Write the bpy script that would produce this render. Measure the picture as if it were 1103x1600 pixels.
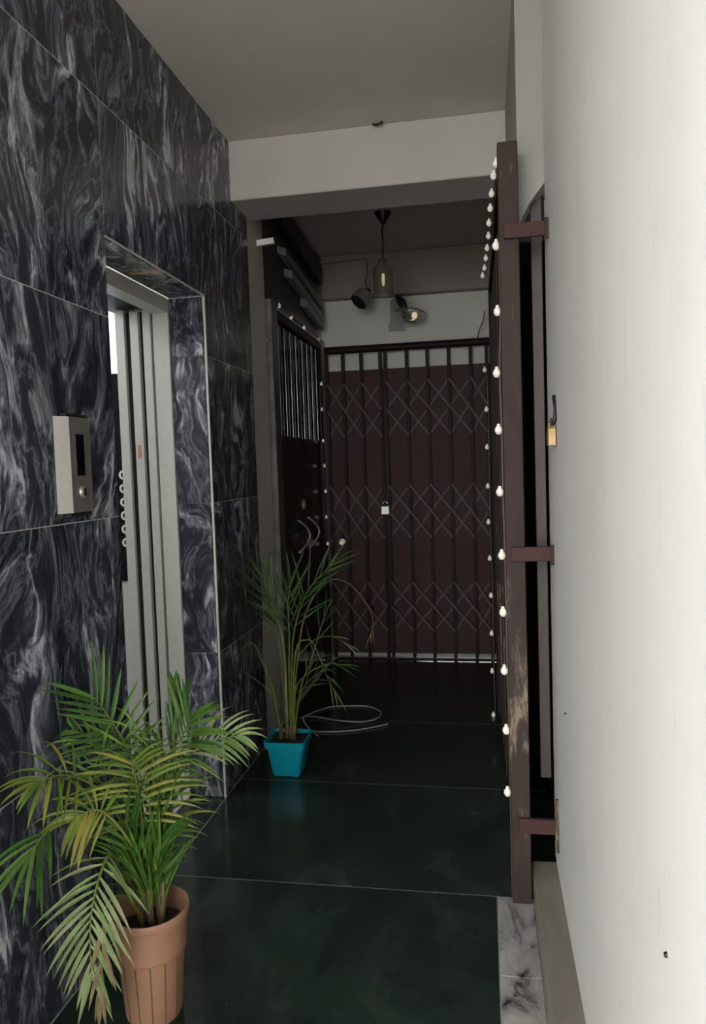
import bpy, math, random
from mathutils import Vector, Matrix

# ------------------------------------------------------------------ clear
for o in list(bpy.data.objects):
    bpy.data.objects.remove(o)
scene = bpy.context.scene
COL = scene.collection
random.seed(7)

# ------------------------------------------------------------------ camera
W, H = 1103, 1600
FPX = 1161.68
HC = 1.45
YAW, PITCH, ROLL = 0.17589, -0.05851, -0.03313
F_ = Vector((-math.sin(YAW) * math.cos(PITCH), math.cos(YAW) * math.cos(PITCH), math.sin(PITCH)))
R_ = Vector((math.cos(YAW), math.sin(YAW), 0))
U_ = R_.cross(F_)
RR = R_ * math.cos(ROLL) + U_ * math.sin(ROLL)
UU = -R_ * math.sin(ROLL) + U_ * math.cos(ROLL)
CAMP = Vector((0, 0, HC))
cam = bpy.data.cameras.new('camera')
cam.sensor_fit = 'HORIZONTAL'
cam.sensor_width = 36
cam.lens = 36 * FPX / W
cam.clip_start = 0.02
co = bpy.data.objects.new('camera', cam)
co.matrix_world = Matrix(((RR.x, UU.x, -F_.x, 0), (RR.y, UU.y, -F_.y, 0), (RR.z, UU.z, -F_.z, HC), (0, 0, 0, 1)))
COL.objects.link(co)
scene.camera = co


def at(px, py, Y):
    """point of the place at distance Y along the corridor, estimated from the photograph"""
    d = F_ * FPX + RR * (px - W / 2) - UU * (py - H / 2)
    return CAMP + d * (Y / d.y)


# ------------------------------------------------------------------ light
world = bpy.data.worlds.new('sky')
scene.world = world
world.use_nodes = True
bg = world.node_tree.nodes['Background']
bg.inputs[0].default_value = (1.0, 0.985, 0.96, 1)
bg.inputs[1].default_value = 10.0
vs = scene.view_settings
vs.view_transform = 'Standard'
vs.look = 'None'
vs.gamma = 1
vs.use_curve_mapping = False
vs.exposure = 0.0


# ------------------------------------------------------------------ materials
def new_mat(name):
    m = bpy.data.materials.new(name)
    m.use_nodes = True
    nt = m.node_tree
    return m, nt, nt.nodes['Principled BSDF']


def pset(b, color=None, rough=None, metal=None, spec=None, trans=None, ior=None, emit=None, estr=None, coat=None, alpha=None):
    I = b.inputs
    if color is not None: I['Base Color'].default_value = (*color, 1)
    if rough is not None: I['Roughness'].default_value = rough
    if metal is not None: I['Metallic'].default_value = metal
    if spec is not None: I['Specular IOR Level'].default_value = spec
    if trans is not None: I['Transmission Weight'].default_value = trans
    if ior is not None: I['IOR'].default_value = ior
    if coat is not None: I['Coat Weight'].default_value = coat
    if alpha is not None: I['Alpha'].default_value = alpha
    if emit is not None:
        I['Emission Color'].default_value = (*emit, 1)
        I['Emission Strength'].default_value = estr


def N(nt, typ, **kw):
    n = nt.nodes.new(typ)
    for k, v in kw.items():
        setattr(n, k, v)
    return n


def ramp(nt, fac, stops, interp='LINEAR'):
    r = N(nt, 'ShaderNodeValToRGB')
    r.color_ramp.interpolation = interp
    els = r.color_ramp.elements
    while len(els) > 1:
        els.remove(els[0])
    els[0].position = stops[0][0]
    els[0].color = (*stops[0][1], 1)
    for p, c in stops[1:]:
        e = els.new(p)
        e.color = (*c, 1)
    nt.links.new(fac, r.inputs[0])
    return r.outputs[0]


def noise(nt, vec, scale, detail=4, rough=0.5, dist=0.0):
    n = N(nt, 'ShaderNodeTexNoise')
    n.inputs['Scale'].default_value = scale
    n.inputs['Detail'].default_value = detail
    n.inputs['Roughness'].default_value = rough
    n.inputs['Distortion'].default_value = dist
    if vec is not None:
        nt.links.new(vec, n.inputs['Vector'])
    return n


def mapped(nt, scale=(1, 1, 1), random_shift=0.0, rot=(0, 0, 0)):
    g = N(nt, 'ShaderNodeNewGeometry')
    v = g.outputs['Position']
    if random_shift:
        oi = N(nt, 'ShaderNodeObjectInfo')
        mul = N(nt, 'ShaderNodeVectorMath', operation='SCALE')
        comb = N(nt, 'ShaderNodeCombineXYZ')
        for k in range(3):
            nt.links.new(oi.outputs['Random'], comb.inputs[k])
        nt.links.new(comb.outputs[0], mul.inputs[0])
        mul.inputs['Scale'].default_value = random_shift
        add = N(nt, 'ShaderNodeVectorMath', operation='ADD')
        nt.links.new(v, add.inputs[0])
        nt.links.new(mul.outputs[0], add.inputs[1])
        v = add.outputs[0]
    mp = N(nt, 'ShaderNodeMapping')
    mp.inputs['Scale'].default_value = scale
    mp.inputs['Rotation'].default_value = rot
    nt.links.new(v, mp.inputs['Vector'])
    return mp.outputs[0]


def mixc(nt, fac, a, b, mode='MIX'):
    m = N(nt, 'ShaderNodeMix', data_type='RGBA', blend_type=mode)
    for sock, val in ((m.inputs[0], fac), (m.inputs[6], a), (m.inputs[7], b)):
        if isinstance(val, (int, float)):
            sock.default_value = val
        elif isinstance(val, tuple):
            sock.default_value = (*val, 1)
        else:
            nt.links.new(val, sock)
    return m.outputs[2]


def math_(nt, op, a, b=None):
    m = N(nt, 'ShaderNodeMath', operation=op)
    for i, val in enumerate((a, b)):
        if val is None: continue
        if isinstance(val, (int, float)): m.inputs[i].default_value = val
        else: nt.links.new(val, m.inputs[i])
    return m.outputs[0]


def bump(nt, b, height, strength=0.2, dist=0.01):
    n = N(nt, 'ShaderNodeBump')
    n.inputs['Strength'].default_value = strength
    n.inputs['Distance'].default_value = dist
    nt.links.new(height, n.inputs['Height'])
    nt.links.new(n.outputs[0], b.inputs['Normal'])


M = {}


def simple(name, color, rough=0.5, metal=0.0, var=0.12, vscale=12, **kw):
    m, nt, b = new_mat(name)
    pset(b, color, rough, metal, **kw)
    if var:
        n = noise(nt, mapped(nt), vscale, 5, 0.6)
        lo = tuple(c * (1 - var) for c in color)
        hi = tuple(min(1, c * (1 + var)) for c in color)
        nt.links.new(ramp(nt, n.outputs[0], [(0.3, lo), (0.7, hi)]), b.inputs['Base Color'])
    M[name] = m
    return m


def marble(name, gain=1.0):
    m, nt, b = new_mat(name)
    v = mapped(nt, (1.0, 1.0, 0.55), 9.0)

    def warp(vec, nz, amt):
        s = N(nt, 'ShaderNodeVectorMath', operation='SUBTRACT')
        nt.links.new(nz.outputs['Color'], s.inputs[0])
        s.inputs[1].default_value = (0.5, 0.5, 0.5)
        sc = N(nt, 'ShaderNodeVectorMath', operation='SCALE')
        nt.links.new(s.outputs[0], sc.inputs[0])
        sc.inputs['Scale'].default_value = amt
        a = N(nt, 'ShaderNodeVectorMath', operation='ADD')
        nt.links.new(vec, a.inputs[0])
        nt.links.new(sc.outputs[0], a.inputs[1])
        return a.outputs[0]
    vv = warp(v, noise(nt, v, 2.3, 2, 0.5), 0.55)
    vv = warp(vv, noise(nt, vv, 6.0, 2, 0.5), 0.16)
    sq = N(nt, 'ShaderNodeMapping')
    sq.inputs['Scale'].default_value = (1.1, 1.1, 0.40)
    nt.links.new(vv, sq.inputs['Vector'])
    vv = sq.outputs[0]
    a = noise(nt, vv, 4.4, 5, 0.52)
    # bands that follow the contour lines of the warped noise: filaments that run side by side and curl
    band = math_(nt, 'ADD', math_(nt, 'MULTIPLY', math_(nt, 'SINE', math_(nt, 'MULTIPLY', a.outputs[0], 48.0)), 0.5), 0.5)
    band = math_(nt, 'POWER', band, 3.2)
    c = noise(nt, vv, 10.0, 7, 0.68)
    fine = math_(nt, 'POWER', math_(nt, 'MAXIMUM', math_(nt, 'SUBTRACT', 1.0, math_(nt, 'MULTIPLY', math_(nt, 'ABSOLUTE', math_(nt, 'SUBTRACT', c.outputs[0], 0.5)), 13.0)), 0.0), 1.6)
    mask = ramp(nt, noise(nt, vv, 6.0, 4, 0.6).outputs[0], [(0.40, (0.03,) * 3), (0.63, (1,) * 3)])
    cloud = ramp(nt, noise(nt, vv, 3.0, 4, 0.6).outputs[0], [(0.40, (0.0,) * 3), (0.75, (1.0,) * 3)])
    g = noise(nt, mapped(nt, (1, 1, 0.22), 9.0), 85, 3, 0.7)
    s = math_(nt, 'MULTIPLY', band, mask)
    s = math_(nt, 'ADD', math_(nt, 'MULTIPLY', s, 0.72), math_(nt, 'MULTIPLY', fine, 0.42))
    s = math_(nt, 'ADD', s, math_(nt, 'MULTIPLY', cloud, 0.22))
    s = math_(nt, 'MULTIPLY', s, math_(nt, 'ADD', math_(nt, 'MULTIPLY', g.outputs[0], 1.3), 0.28))
    k = gain
    col = ramp(nt, s, [(0.0, (0.010 * k, 0.011 * k, 0.017 * k)), (0.25, (0.034 * k, 0.037 * k, 0.050 * k)),
                       (0.55, (0.105 * k, 0.113 * k, 0.135 * k)), (0.95, (0.31 * k, 0.325 * k, 0.36 * k))])
    tint = ramp(nt, noise(nt, mapped(nt, (1, 1, 0.5), 9.0), 1.8, 2).outputs[0], [(0.4, (1, 1, 1)), (0.75, (1.0, 0.99, 0.86))])
    col = mixc(nt, 1.0, col, tint, 'MULTIPLY')
    nt.links.new(col, b.inputs['Base Color'])
    pset(b, spec=0.38)
    nt.links.new(ramp(nt, g.outputs[0], [(0.3, (0.13,) * 3), (0.8, (0.26,) * 3)]), b.inputs['Roughness'])
    M[name] = m


marble('marble', 1.6)


def plaster(name, color, scuff=0.0, rough=0.55):
    m, nt, b = new_mat(name)
    n1 = noise(nt, mapped(nt), 2.5, 5, 0.6)
    lo = tuple(c * 0.93 for c in color)
    col = ramp(nt, n1.outputs[0], [(0.35, lo), (0.65, color)])
    if scuff:
        n2 = noise(nt, mapped(nt, (1, 14, 1.6)), 3.0, 4, 0.6, 0.4)
        sc = ramp(nt, n2.outputs[0], [(0.62, (1,) * 3), (0.72, (1 - scuff,) * 3)])
        col = mixc(nt, 1.0, col, sc, 'MULTIPLY')
        n3 = noise(nt, mapped(nt, (1, 1, 0.35)), 7.0, 6, 0.7)
        sc2 = ramp(nt, n3.outputs[0], [(0.66, (1,) * 3), (0.75, (1 - scuff * 0.7,) * 3)])
        col = mixc(nt, 1.0, col, sc2, 'MULTIPLY')
    nt.links.new(col, b.inputs['Base Color'])
    bump(nt, b, noise(nt, mapped(nt), 60, 4).outputs[0], 0.08, 0.004)
    pset(b, rough=rough, spec=0.3)
    M[name] = m


plaster('wall_white', (0.72, 0.71, 0.685), 0.10)
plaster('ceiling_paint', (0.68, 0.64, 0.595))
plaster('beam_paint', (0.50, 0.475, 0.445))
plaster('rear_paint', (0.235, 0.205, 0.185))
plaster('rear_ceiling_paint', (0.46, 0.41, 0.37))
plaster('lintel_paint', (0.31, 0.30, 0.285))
plaster('panel_white', (0.55, 0.56, 0.52))
plaster('jamb_paint', (0.58, 0.54, 0.49))
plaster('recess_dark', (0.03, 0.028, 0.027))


def floor_mat():
    m, nt, b = new_mat('green_stone')
    n1 = noise(nt, mapped(nt, (1.0, 0.6, 1), 3.0), 3.5, 6, 0.65, 0.6)
    col = ramp(nt, n1.outputs[0], [(0.3, (0.008, 0.013, 0.012)), (0.55, (0.019, 0.030, 0.024)), (0.8, (0.045, 0.062, 0.050))])
    nt.links.new(col, b.inputs['Base Color'])
    n2 = noise(nt, mapped(nt), 9, 5, 0.7)
    nt.links.new(ramp(nt, n2.outputs[0], [(0.3, (0.10,) * 3), (0.75, (0.26,) * 3)]), b.inputs['Roughness'])
    pset(b, spec=0.33)
    M['green_stone'] = m


floor_mat()


def dirty_marble():
    m, nt, b = new_mat('dirty_marble')
    n1 = noise(nt, mapped(nt, (1, 0.5, 1)), 9, 6, 0.65, 0.5)
    col = ramp(nt, n1.outputs[0], [(0.38, (0.02, 0.02, 0.02)), (0.47, (0.27, 0.265, 0.26)), (0.7, (0.50, 0.49, 0.475))])
    nt.links.new(col, b.inputs['Base Color'])
    pset(b, rough=0.4)
    M['dirty_marble'] = m


dirty_marble()


def kerb_mat():
    m, nt, b = new_mat('kerb_stone')
    n1 = noise(nt, mapped(nt, (2.0, 0.35, 1)), 6, 5, 0.6, 0.6)
    col = ramp(nt, n1.outputs[0], [(0.3, (0.15, 0.135, 0.115)), (0.6, (0.21, 0.19, 0.165)), (0.8, (0.27, 0.25, 0.22))])
    nt.links.new(col, b.inputs['Base Color'])
    pset(b, rough=0.35)
    M['kerb_stone'] = m


kerb_mat()


def painted_steel():
    m, nt, b = new_mat('brown_steel')
    n1 = noise(nt, mapped(nt, (3, 3, 0.8)), 6, 6, 0.7, 0.5)
    sep = N(nt, 'ShaderNodeSeparateXYZ')
    g = N(nt, 'ShaderNodeNewGeometry')
    nt.links.new(g.outputs['Position'], sep.inputs[0])
    # worn paint between knee and waist height
    wear = math_(nt, 'SUBTRACT', 1.0, math_(nt, 'MULTIPLY', math_(nt, 'ABSOLUTE', math_(nt, 'SUBTRACT', sep.outputs[2], 0.62)), 1.9))
    f = math_(nt, 'ADD', n1.outputs[0], math_(nt, 'MULTIPLY', math_(nt, 'MAXIMUM', wear, 0.0), 0.22))
    col = ramp(nt, f, [(0.3, (0.030, 0.020, 0.018)), (0.62, (0.044, 0.031, 0.028)), (0.68, (0.08, 0.062, 0.052)), (0.75, (0.22, 0.17, 0.12))])
    nt.links.new(col, b.inputs['Base Color'])
    pset(b, rough=0.55, spec=0.16)
    M['brown_steel'] = m


painted_steel()
simple('bracket_red', (0.060, 0.029, 0.026), 0.55, spec=.16)
simple('dark_steel', (0.010, 0.008, 0.0075), 0.45, spec=.25)
simple('gate_steel', (0.016, 0.011, 0.0095), 0.5, spec=.12)
simple('lattice_steel', (0.090, 0.072, 0.062), 0.5, spec=.2)
simple('brown_sheet', (0.050, 0.026, 0.022), 0.6, vscale=3, spec=.2)
simple('black_gloss', (0.004, 0.004, 0.0055), 0.16, spec=.22)
simple('black_matte', (0.006, 0.006, 0.007), 0.6)
simple('louvre_grey', (0.14, 0.147, 0.16), 0.35)
simple('car_dark', (0.05, 0.05, 0.055), 0.5)
simple('panel_steel', (0.20, 0.19, 0.175), 0.35, 0.4, var=.05)
simple('louvre_black', (0.012, 0.012, 0.014), 0.35)
simple('chrome_dark', (0.42, 0.43, 0.45), 0.18, 1.0, var=0.05)
simple('bar_steel', (0.20, 0.205, 0.22), 0.22, 1.0, var=0.5, vscale=9)
simple('steel', (0.56, 0.555, 0.52), 0.42, 0.15, var=0.05, vscale=40)
simple('steel_bright', (0.62, 0.61, 0.57), 0.30, 0.7, var=0.05, vscale=60)
simple('white_edge', (0.50, 0.48, 0.45), 0.5)
simple('grout', (0.42, 0.42, 0.42), 0.8)
simple('grout_dark', (0.22, 0.24, 0.22), 0.8)
simple('copper_tape', (0.55, 0.27, 0.15), 0.35)
simple('plastic_white', (0.75, 0.74, 0.70), 0.35)
simple('brass', (0.42, 0.29, 0.13), 0.42, 0.3, var=.3, vscale=40)
simple('iron_black', (0.01, 0.01, 0.01), 0.4)
simple('terracotta', (0.27, 0.145, 0.09), 0.5, var=0.07, vscale=8)
simple('teal_plastic', (0.004, 0.30, 0.41), 0.32, var=0.04)
simple('leaf_brown', (0.070, 0.056, 0.050), 0.5)
simple('post_grey', (0.065, 0.066, 0.064), 0.35, var=.5, vscale=7)
simple('soil', (0.018, 0.012, 0.009), 0.95, var=0.5, vscale=60)
simple('stem_brown', (0.10, 0.075, 0.035), 0.7, var=0.3, vscale=50)
simple('cable_grey', (0.30, 0.30, 0.27), 0.45)
simple('wire_dark', (0.08, 0.065, 0.05), 0.5)
simple('padlock_steel', (0.62, 0.62, 0.60), 0.35, 0.3)
simple('concrete', (0.42, 0.41, 0.39), 0.9, vscale=4)
simple('flat_grey', (0.24, 0.24, 0.225), 0.5)


def bulb_mat():
    m, nt, b = new_mat('led_bulb')
    pset(b, (0.85, 0.82, 0.72), 0.15, emit=(1.0, 0.95, 0.82), estr=0.10)
    M['led_bulb'] = m
    m, nt, b = new_mat('lit_white')
    pset(b, (0.8, 0.85, 0.9), 0.3, emit=(0.85, 0.93, 1.0), estr=1.3)
    M['lit_white'] = m
    m, nt, b = new_mat('smoke_glass')
    pset(b, (0.62, 0.58, 0.52), 0.05, trans=0.92, ior=1.3)
    M['smoke_glass'] = m
    m, nt, b = new_mat('clear_glass')
    pset(b, (0.85, 0.84, 0.80), 0.04, trans=0.95, ior=1.4)
    M['clear_glass'] = m
    m, nt, b = new_mat('bulb_glint')
    pset(b, (0.9, 0.85, 0.7), 0.2, emit=(1.0, 0.86, 0.6), estr=0.7)  # weak glow stands in for reflected glints in the lamp bulbs
    M['bulb_glint'] = m


bulb_mat()


def leaf_mat(name, stops):
    m, nt, b = new_mat(name)
    oi = N(nt, 'ShaderNodeObjectInfo')
    c1 = ramp(nt, oi.outputs['Random'], stops)
    n1 = noise(nt, mapped(nt), 18, 3)
    c2 = mixc(nt, 1.0, c1, ramp(nt, n1.outputs[0], [(0.3, (0.72,) * 3), (0.7, (1.15,) * 3)]), 'MULTIPLY')
    nt.links.new(c2, b.inputs['Base Color'])
    pset(b, rough=0.42, spec=0.28)
    tr = N(nt, 'ShaderNodeBsdfTranslucent')
    nt.links.new(c2, tr.inputs[0])
    mx = N(nt, 'ShaderNodeMixShader')
    mx.inputs[0].default_value = 0.22
    out = nt.nodes['Material Output']
    nt.links.new(b.outputs[0], mx.inputs[1])
    nt.links.new(tr.outputs[0], mx.inputs[2])
    nt.links.new(mx.outputs[0], out.inputs[0])
    M[name] = m


leaf_mat('leaf_green', [(0.0, (0.023, 0.069, 0.012)), (0.5, (0.050, 0.125, 0.020)), (1.0, (0.092, 0.178, 0.033))])
leaf_mat('leaf_yellow', [(0.0, (0.086, 0.152, 0.023)), (0.5, (0.145, 0.198, 0.030)), (1.0, (0.238, 0.224, 0.046))])
leaf_mat('leaf_pale', [(0.0, (0.106, 0.185, 0.046)), (0.5, (0.165, 0.238, 0.086)), (1.0, (0.238, 0.277, 0.139))])
leaf_mat('leaf_dry', [(0.0, (0.158, 0.119, 0.059)), (1.0, (0.224, 0.178, 0.099))])
leaf_mat('leaf_dark', [(0.0, (0.020, 0.056, 0.013)), (0.5, (0.040, 0.092, 0.020)), (1.0, (0.073, 0.139, 0.033))])
def blade_mat():
    m, nt, b = new_mat('leaf_blades')
    n1 = noise(nt, mapped(nt, (1, 1, .3)), 55, 2)
    c = ramp(nt, n1.outputs[0], [(0.3, (0.03, 0.085, 0.014)), (0.5, (0.06, 0.145, 0.02)), (0.7, (0.16, 0.21, 0.04))])
    nt.links.new(c, b.inputs['Base Color'])
    pset(b, rough=0.42, spec=0.28)
    M['leaf_blades'] = m


blade_mat()
leaf_mat('leaf_stalk', [(0.0, (0.112, 0.165, 0.030)), (1.0, (0.198, 0.231, 0.053))])


# ------------------------------------------------------------------ mesh helpers
class MB:
    def __init__(s):
        s.v, s.f = [], []

    def add(s, v, f):
        o = len(s.v)
        s.v += [Vector(p) for p in v]
        s.f += [tuple(i + o for i in q) for q in f]
        return s

    def box(s, x0, x1, y0, y1, z0, z1, bev=0.0):
        if bev <= 0:
            v = [(x, y, z) for z in (z0, z1) for y in (y0, y1) for x in (x0, x1)]
            return s.add(v, [(0, 2, 3, 1), (4, 5, 7, 6), (0, 1, 5, 4), (2, 6, 7, 3), (0, 4, 6, 2), (1, 3, 7, 5)])
        b = min(bev, (x1 - x0) * .45, (y1 - y0) * .45, (z1 - z0) * .45)
        P = {}
        v = []
        for ix in (0, 1):
            for iy in (0, 1):
                for iz in (0, 1):
                    X = (x0, x1)[ix]; Y = (y0, y1)[iy]; Z = (z0, z1)[iz]
                    dx = b if ix == 0 else -b; dy = b if iy == 0 else -b; dz = b if iz == 0 else -b
                    for k, p in enumerate(((X, Y + dy, Z + dz), (X + dx, Y, Z + dz), (X + dx, Y + dy, Z))):
                        P[ix, iy, iz, k] = len(v); v.append(p)
        f = []
        q = lambda a, c, d, e: f.append((a, c, d, e))
        for i in (0, 1):
            q(P[i, 0, 0, 0], P[i, 1, 0, 0], P[i, 1, 1, 0], P[i, 0, 1, 0])
            q(P[0, i, 0, 1], P[1, i, 0, 1], P[1, i, 1, 1], P[0, i, 1, 1])
            q(P[0, 0, i, 2], P[1, 0, i, 2], P[1, 1, i, 2], P[0, 1, i, 2])
            for j in (0, 1):
                q(P[i, j, 0, 0], P[i, j, 1, 0], P[i, j, 1, 1], P[i, j, 0, 1])
                q(P[i, 0, j, 0], P[i, 1, j, 0], P[i, 1, j, 2], P[i, 0, j, 2])
                q(P[0, i, j, 1], P[1, i, j, 1], P[1, i, j, 2], P[0, i, j, 2])
                for k in (0, 1):
                    f.append((P[i, j, k, 0], P[i, j, k, 1], P[i, j, k, 2]))
        return s.add(v, f)

    def prism(s, pts, d):
        """polygon pts (3D, planar) swept by vector d"""
        n = len(pts)
        d = Vector(d)
        v = [Vector(p) for p in pts] + [Vector(p) + d for p in pts]
        f = [tuple(range(n)), tuple(range(2 * n - 1, n - 1, -1))]
        f += [(i, (i + 1) % n, (i + 1) % n + n, i + n) for i in range(n)]
        return s.add(v, f)

    def tube(s, pts, r, seg=8, cap=True):
        pts = [Vector(p) for p in pts]
        rs = r if isinstance(r, (list, tuple)) else [r] * len(pts)
        prev = None
        v, f = [], []
        for i, p in enumerate(pts):
            t = (pts[min(i + 1, len(pts) - 1)] - pts[max(i - 1, 0)]).normalized()
            if prev is None:
                a = Vector((0, 0, 1)) if abs(t.z) < .9 else Vector((1, 0, 0))
                n = t.cross(a).normalized()
            else:
                n = (prev - t * prev.dot(t)).normalized()
            prev = n
            bn = t.cross(n)
            for k in range(seg):
                a = 2 * math.pi * k / seg
                v.append(p + (n * math.cos(a) + bn * math.sin(a)) * rs[i])
        for i in range(len(pts) - 1):
            for k in range(seg):
                k2 = (k + 1) % seg
                f.append((i * seg + k, i * seg + k2, (i + 1) * seg + k2, (i + 1) * seg + k))
        if cap:
            f.append(tuple(range(seg - 1, -1, -1)))
            f.append(tuple((len(pts) - 1) * seg + k for k in range(seg)))
        return s.add(v, f)

    def lathe(s, prof, c=(0, 0, 0), seg=28, axis=None):
        """prof: list of (r, z); axis: optional 3x3 rotation"""
        c = Vector(c)
        v, f = [], []
        for r, z in prof:
            for k in range(seg):
                a = 2 * math.pi * k / seg
                p = Vector((r * math.cos(a), r * math.sin(a), z))
                if axis is not None: p = axis @ p
                v.append(c + p)
        for i in range(len(prof) - 1):
            for k in range(seg):
                k2 = (k + 1) % seg
                f.append((i * seg + k, i * seg + k2, (i + 1) * seg + k2, (i + 1) * seg + k))
        return s.add(v, f)

    def bar(s, p, q, w, t, n=(0, 1, 0)):
        """flat bar from p to q, width w in plane, thickness t along n"""
        p, q, n = Vector(p), Vector(q), Vector(n).normalized()
        d = (q - p).normalized()
        sd = d.cross(n).normalized() * (w / 2)
        return s.prism([p - sd - n * t / 2, p + sd - n * t / 2, q + sd - n * t / 2, q - sd - n * t / 2], n * t)


WLOC = {}


def wloc(o):
    return WLOC.get(o.name, Vector((0, 0, 0)))


def build(mb, name, mat, parent=None, smooth=False, label=None, cat=None, group=None, kind=None, origin=None):
    vs_ = mb.v
    if origin is None:
        xs = [p.x for p in vs_]; ys = [p.y for p in vs_]; zs = [p.z for p in vs_]
        origin = Vector(((min(xs) + max(xs)) / 2, (min(ys) + max(ys)) / 2, min(zs)))
    origin = Vector(origin)
    me = bpy.data.meshes.new(name)
    me.from_pydata([p - origin for p in vs_], [], mb.f)
    me.materials.append(M[mat] if isinstance(mat, str) else mat)
    if smooth:
        me.polygons.foreach_set('use_smooth', [True] * len(me.polygons))
        if smooth == 'auto':
            me.set_sharp_from_angle(angle=math.radians(40))
    me.update()
    import bmesh
    bm = bmesh.new(); bm.from_mesh(me)
    bmesh.ops.recalc_face_normals(bm, faces=bm.faces)
    bm.to_mesh(me); bm.free()
    return place(me, name, origin, parent, label, cat, group, kind)


def place(me, name, origin, parent=None, label=None, cat=None, group=None, kind=None, rot=None):
    o = bpy.data.objects.new(name, me)
    COL.objects.link(o)
    WLOC[o.name] = Vector(origin)
    if parent is not None:
        o.parent = parent
        o.location = Vector(origin) - wloc(parent)
    else:
        o.location = origin
    if rot is not None:
        o.rotation_euler = rot
    tag(o, label, cat, group, kind)
    return o


def tag(o, label=None, cat=None, group=None, kind=None):
    if label: o['label'] = label
    if cat: o['category'] = cat
    if group: o['group'] = group
    if kind: o['kind'] = kind


def thing(name, loc, label, cat, group=None, kind=None):
    return place(None, name, Vector(loc), None, label, cat, group, kind)


def bx(name, x0, x1, y0, y1, z0, z1, mat, parent=None, bev=0.0, **kw):
    return build(MB().box(x0, x1, y0, y1, z0, z1, bev), name, mat, parent, **kw)


def smoothpath(pts, n=8):
    pts = [Vector(p) for p in pts]
    out = []
    for i in range(len(pts) - 1):
        p0 = pts[max(i - 1, 0)]; p1 = pts[i]; p2 = pts[i + 1]; p3 = pts[min(i + 2, len(pts) - 1)]
        for k in range(n):
            t = k / n
            out.append(0.5 * ((2 * p1) + (p2 - p0) * t + (2 * p0 - 5 * p1 + 4 * p2 - p3) * t * t + (3 * p1 - p0 - 3 * p2 + p3) * t ** 3))
    out.append(pts[-1])
    return out


# ------------------------------------------------------------------ dimensions
XL = -1.169            # left wall face
ZC = 3.03              # ceiling
YB, YBB, ZS = 3.50, 3.80, 2.75   # beam
YD0, YD1, ZL = 2.24, 3.09, 2.213  # lift opening
YG = 5.53              # gate
YF = -0.6              # open front of the lobby
XW = 0.212             # right wall face
YWE = 2.53             # its end
S = 'structure'
YL0 = 0.30             # unseen left wall start, placed to let side light onto the right wall

# ------------------------------------------------------------------ floor
floor = bx('floor', -1.9, 0.75, YF, 6.1, -0.12, -0.0012, 'grout_dark', kind=S)
g = 0.0015
ys = [YF, -0.06, 0.777, 1.617, 2.457, 3.296, 4.136, 4.976, 5.56]
for a, b in zip(ys[:-1], ys[1:]):
    xr = 0.012 if b < 2.5 else 0.60
    bx('stone_slab', XL + 0.002, xr - g, a + g, b - g, -0.010, 0.0, 'green_stone', floor, 0.0015)
bx('stone_slab', -1.9, XL - 0.001, YD0 - .4, YD1 + .3, -0.010, -0.001, 'green_stone', floor)
for a, b in ((YF, 0.2), (0.2, 1.13), (1.13, 2.06), (2.06, 2.457)):
    bx('edge_tile', 0.012 + g, 0.130, a + g, b - g, -0.010, 0.001, 'dirty_marble', floor, 0.0015)
bx('floor_kerb', 0.130, XW + 0.03, -2.6, YWE, -0.02, 0.095, 'kerb_stone', bev=0.008, kind=S)
gm = MB().box(-9, 9, -14, YF, -0.13, -0.02)
gm.box(-9, -1.9, YF, YL0, -.13, -.02)
build(gm, 'ground', 'concrete', kind=S)
bx('ground_rear', -5, 5, 6.1, 12, -0.13, -0.012, 'kerb_stone', kind=S)

# ------------------------------------------------------------------ left wall
wl = MB()
BX0, BX1 = -1.33, XL - 0.012
wl.box(BX0, XL - .0012, YL0, YD0, 0, ZC)
wl.box(BX0, XL - .0012, YD0, YD1, ZL + .011, ZC)
wl.box(BX0, XL - .0012, YD1 + 0.010, 3.745, 0, ZC)
wall_left = build(wl, 'wall_left', 'grout', kind=S)
rows = [0, .655, 1.32, 1.957, 2.638, ZC]
j = 0.0013


def panel(x0, x1, y0, y1, z0, z1):
    return bx('marble_panel', x0, x1, y0, y1, z0, z1, 'marble', wall_left, 0.0012)


for y0, y1 in ((YL0, 0.95), (0.95, YD0)):
    for a, b in zip(rows[:-1], rows[1:]):
        panel(BX1, XL, y0 + j, y1 - j, a + j, b - j)
for a, b in ((ZL, 2.638), (2.638, ZC)):
    panel(BX1, XL, YD0 + j, YD1 - j, a + j, b - j)
for a, b in zip(rows[:-1], rows[1:]):
    panel(BX1, XL, YD1 + j, 3.745, a + j, b - j)
# reveals of the lift opening
rr = [0, .655, 1.32, 1.957, ZL]
for a, b in zip(rr[:-1], rr[1:]):
    panel(-1.331, BX1 - .0005, YD1, YD1 + .0125, a + j, b - j)
    panel(-1.331, BX1 - .0005, YD0 - .0125, YD0, a + j, b - j)
panel(-1.331, BX1 - .0005, YD0 + .001, YD1 - .001, ZL - .0005, ZL + .012)
bx('edge_strip', XL - .006, XL + .0025, YD1 - .003, YD1 + .006, 0, ZL, 'white_edge', wall_left)
bx('edge_strip', XL - .004, XL + .002, YD0, YD1, ZL - .003, ZL + .003, 'white_edge', wall_left)
bx('edge_strip', -1.331, XL - .006, YD1 - .002, YD1, ZL - .004, ZL - .001, 'white_edge', wall_left)
bx('copper_tape', -1.30, XL - .004, 2.66, 2.685, ZL - .0025, ZL - .0008, 'copper_tape', wall_left)
# painted end of the left wall behind the cladding, and the wall round the black door
wlr = MB()
wlr.box(-1.45, XL - .004, 3.747, 4.03, 0, ZC)
wlr.box(-1.45, XL - .03, 4.03, YG + .3, 2.42, ZC)
wlr.box(-1.45, XL - .004, 5.44, YG + .3, 0, 2.42)
build(wlr, 'wall_left_rear', 'jamb_paint', kind=S)

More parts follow.
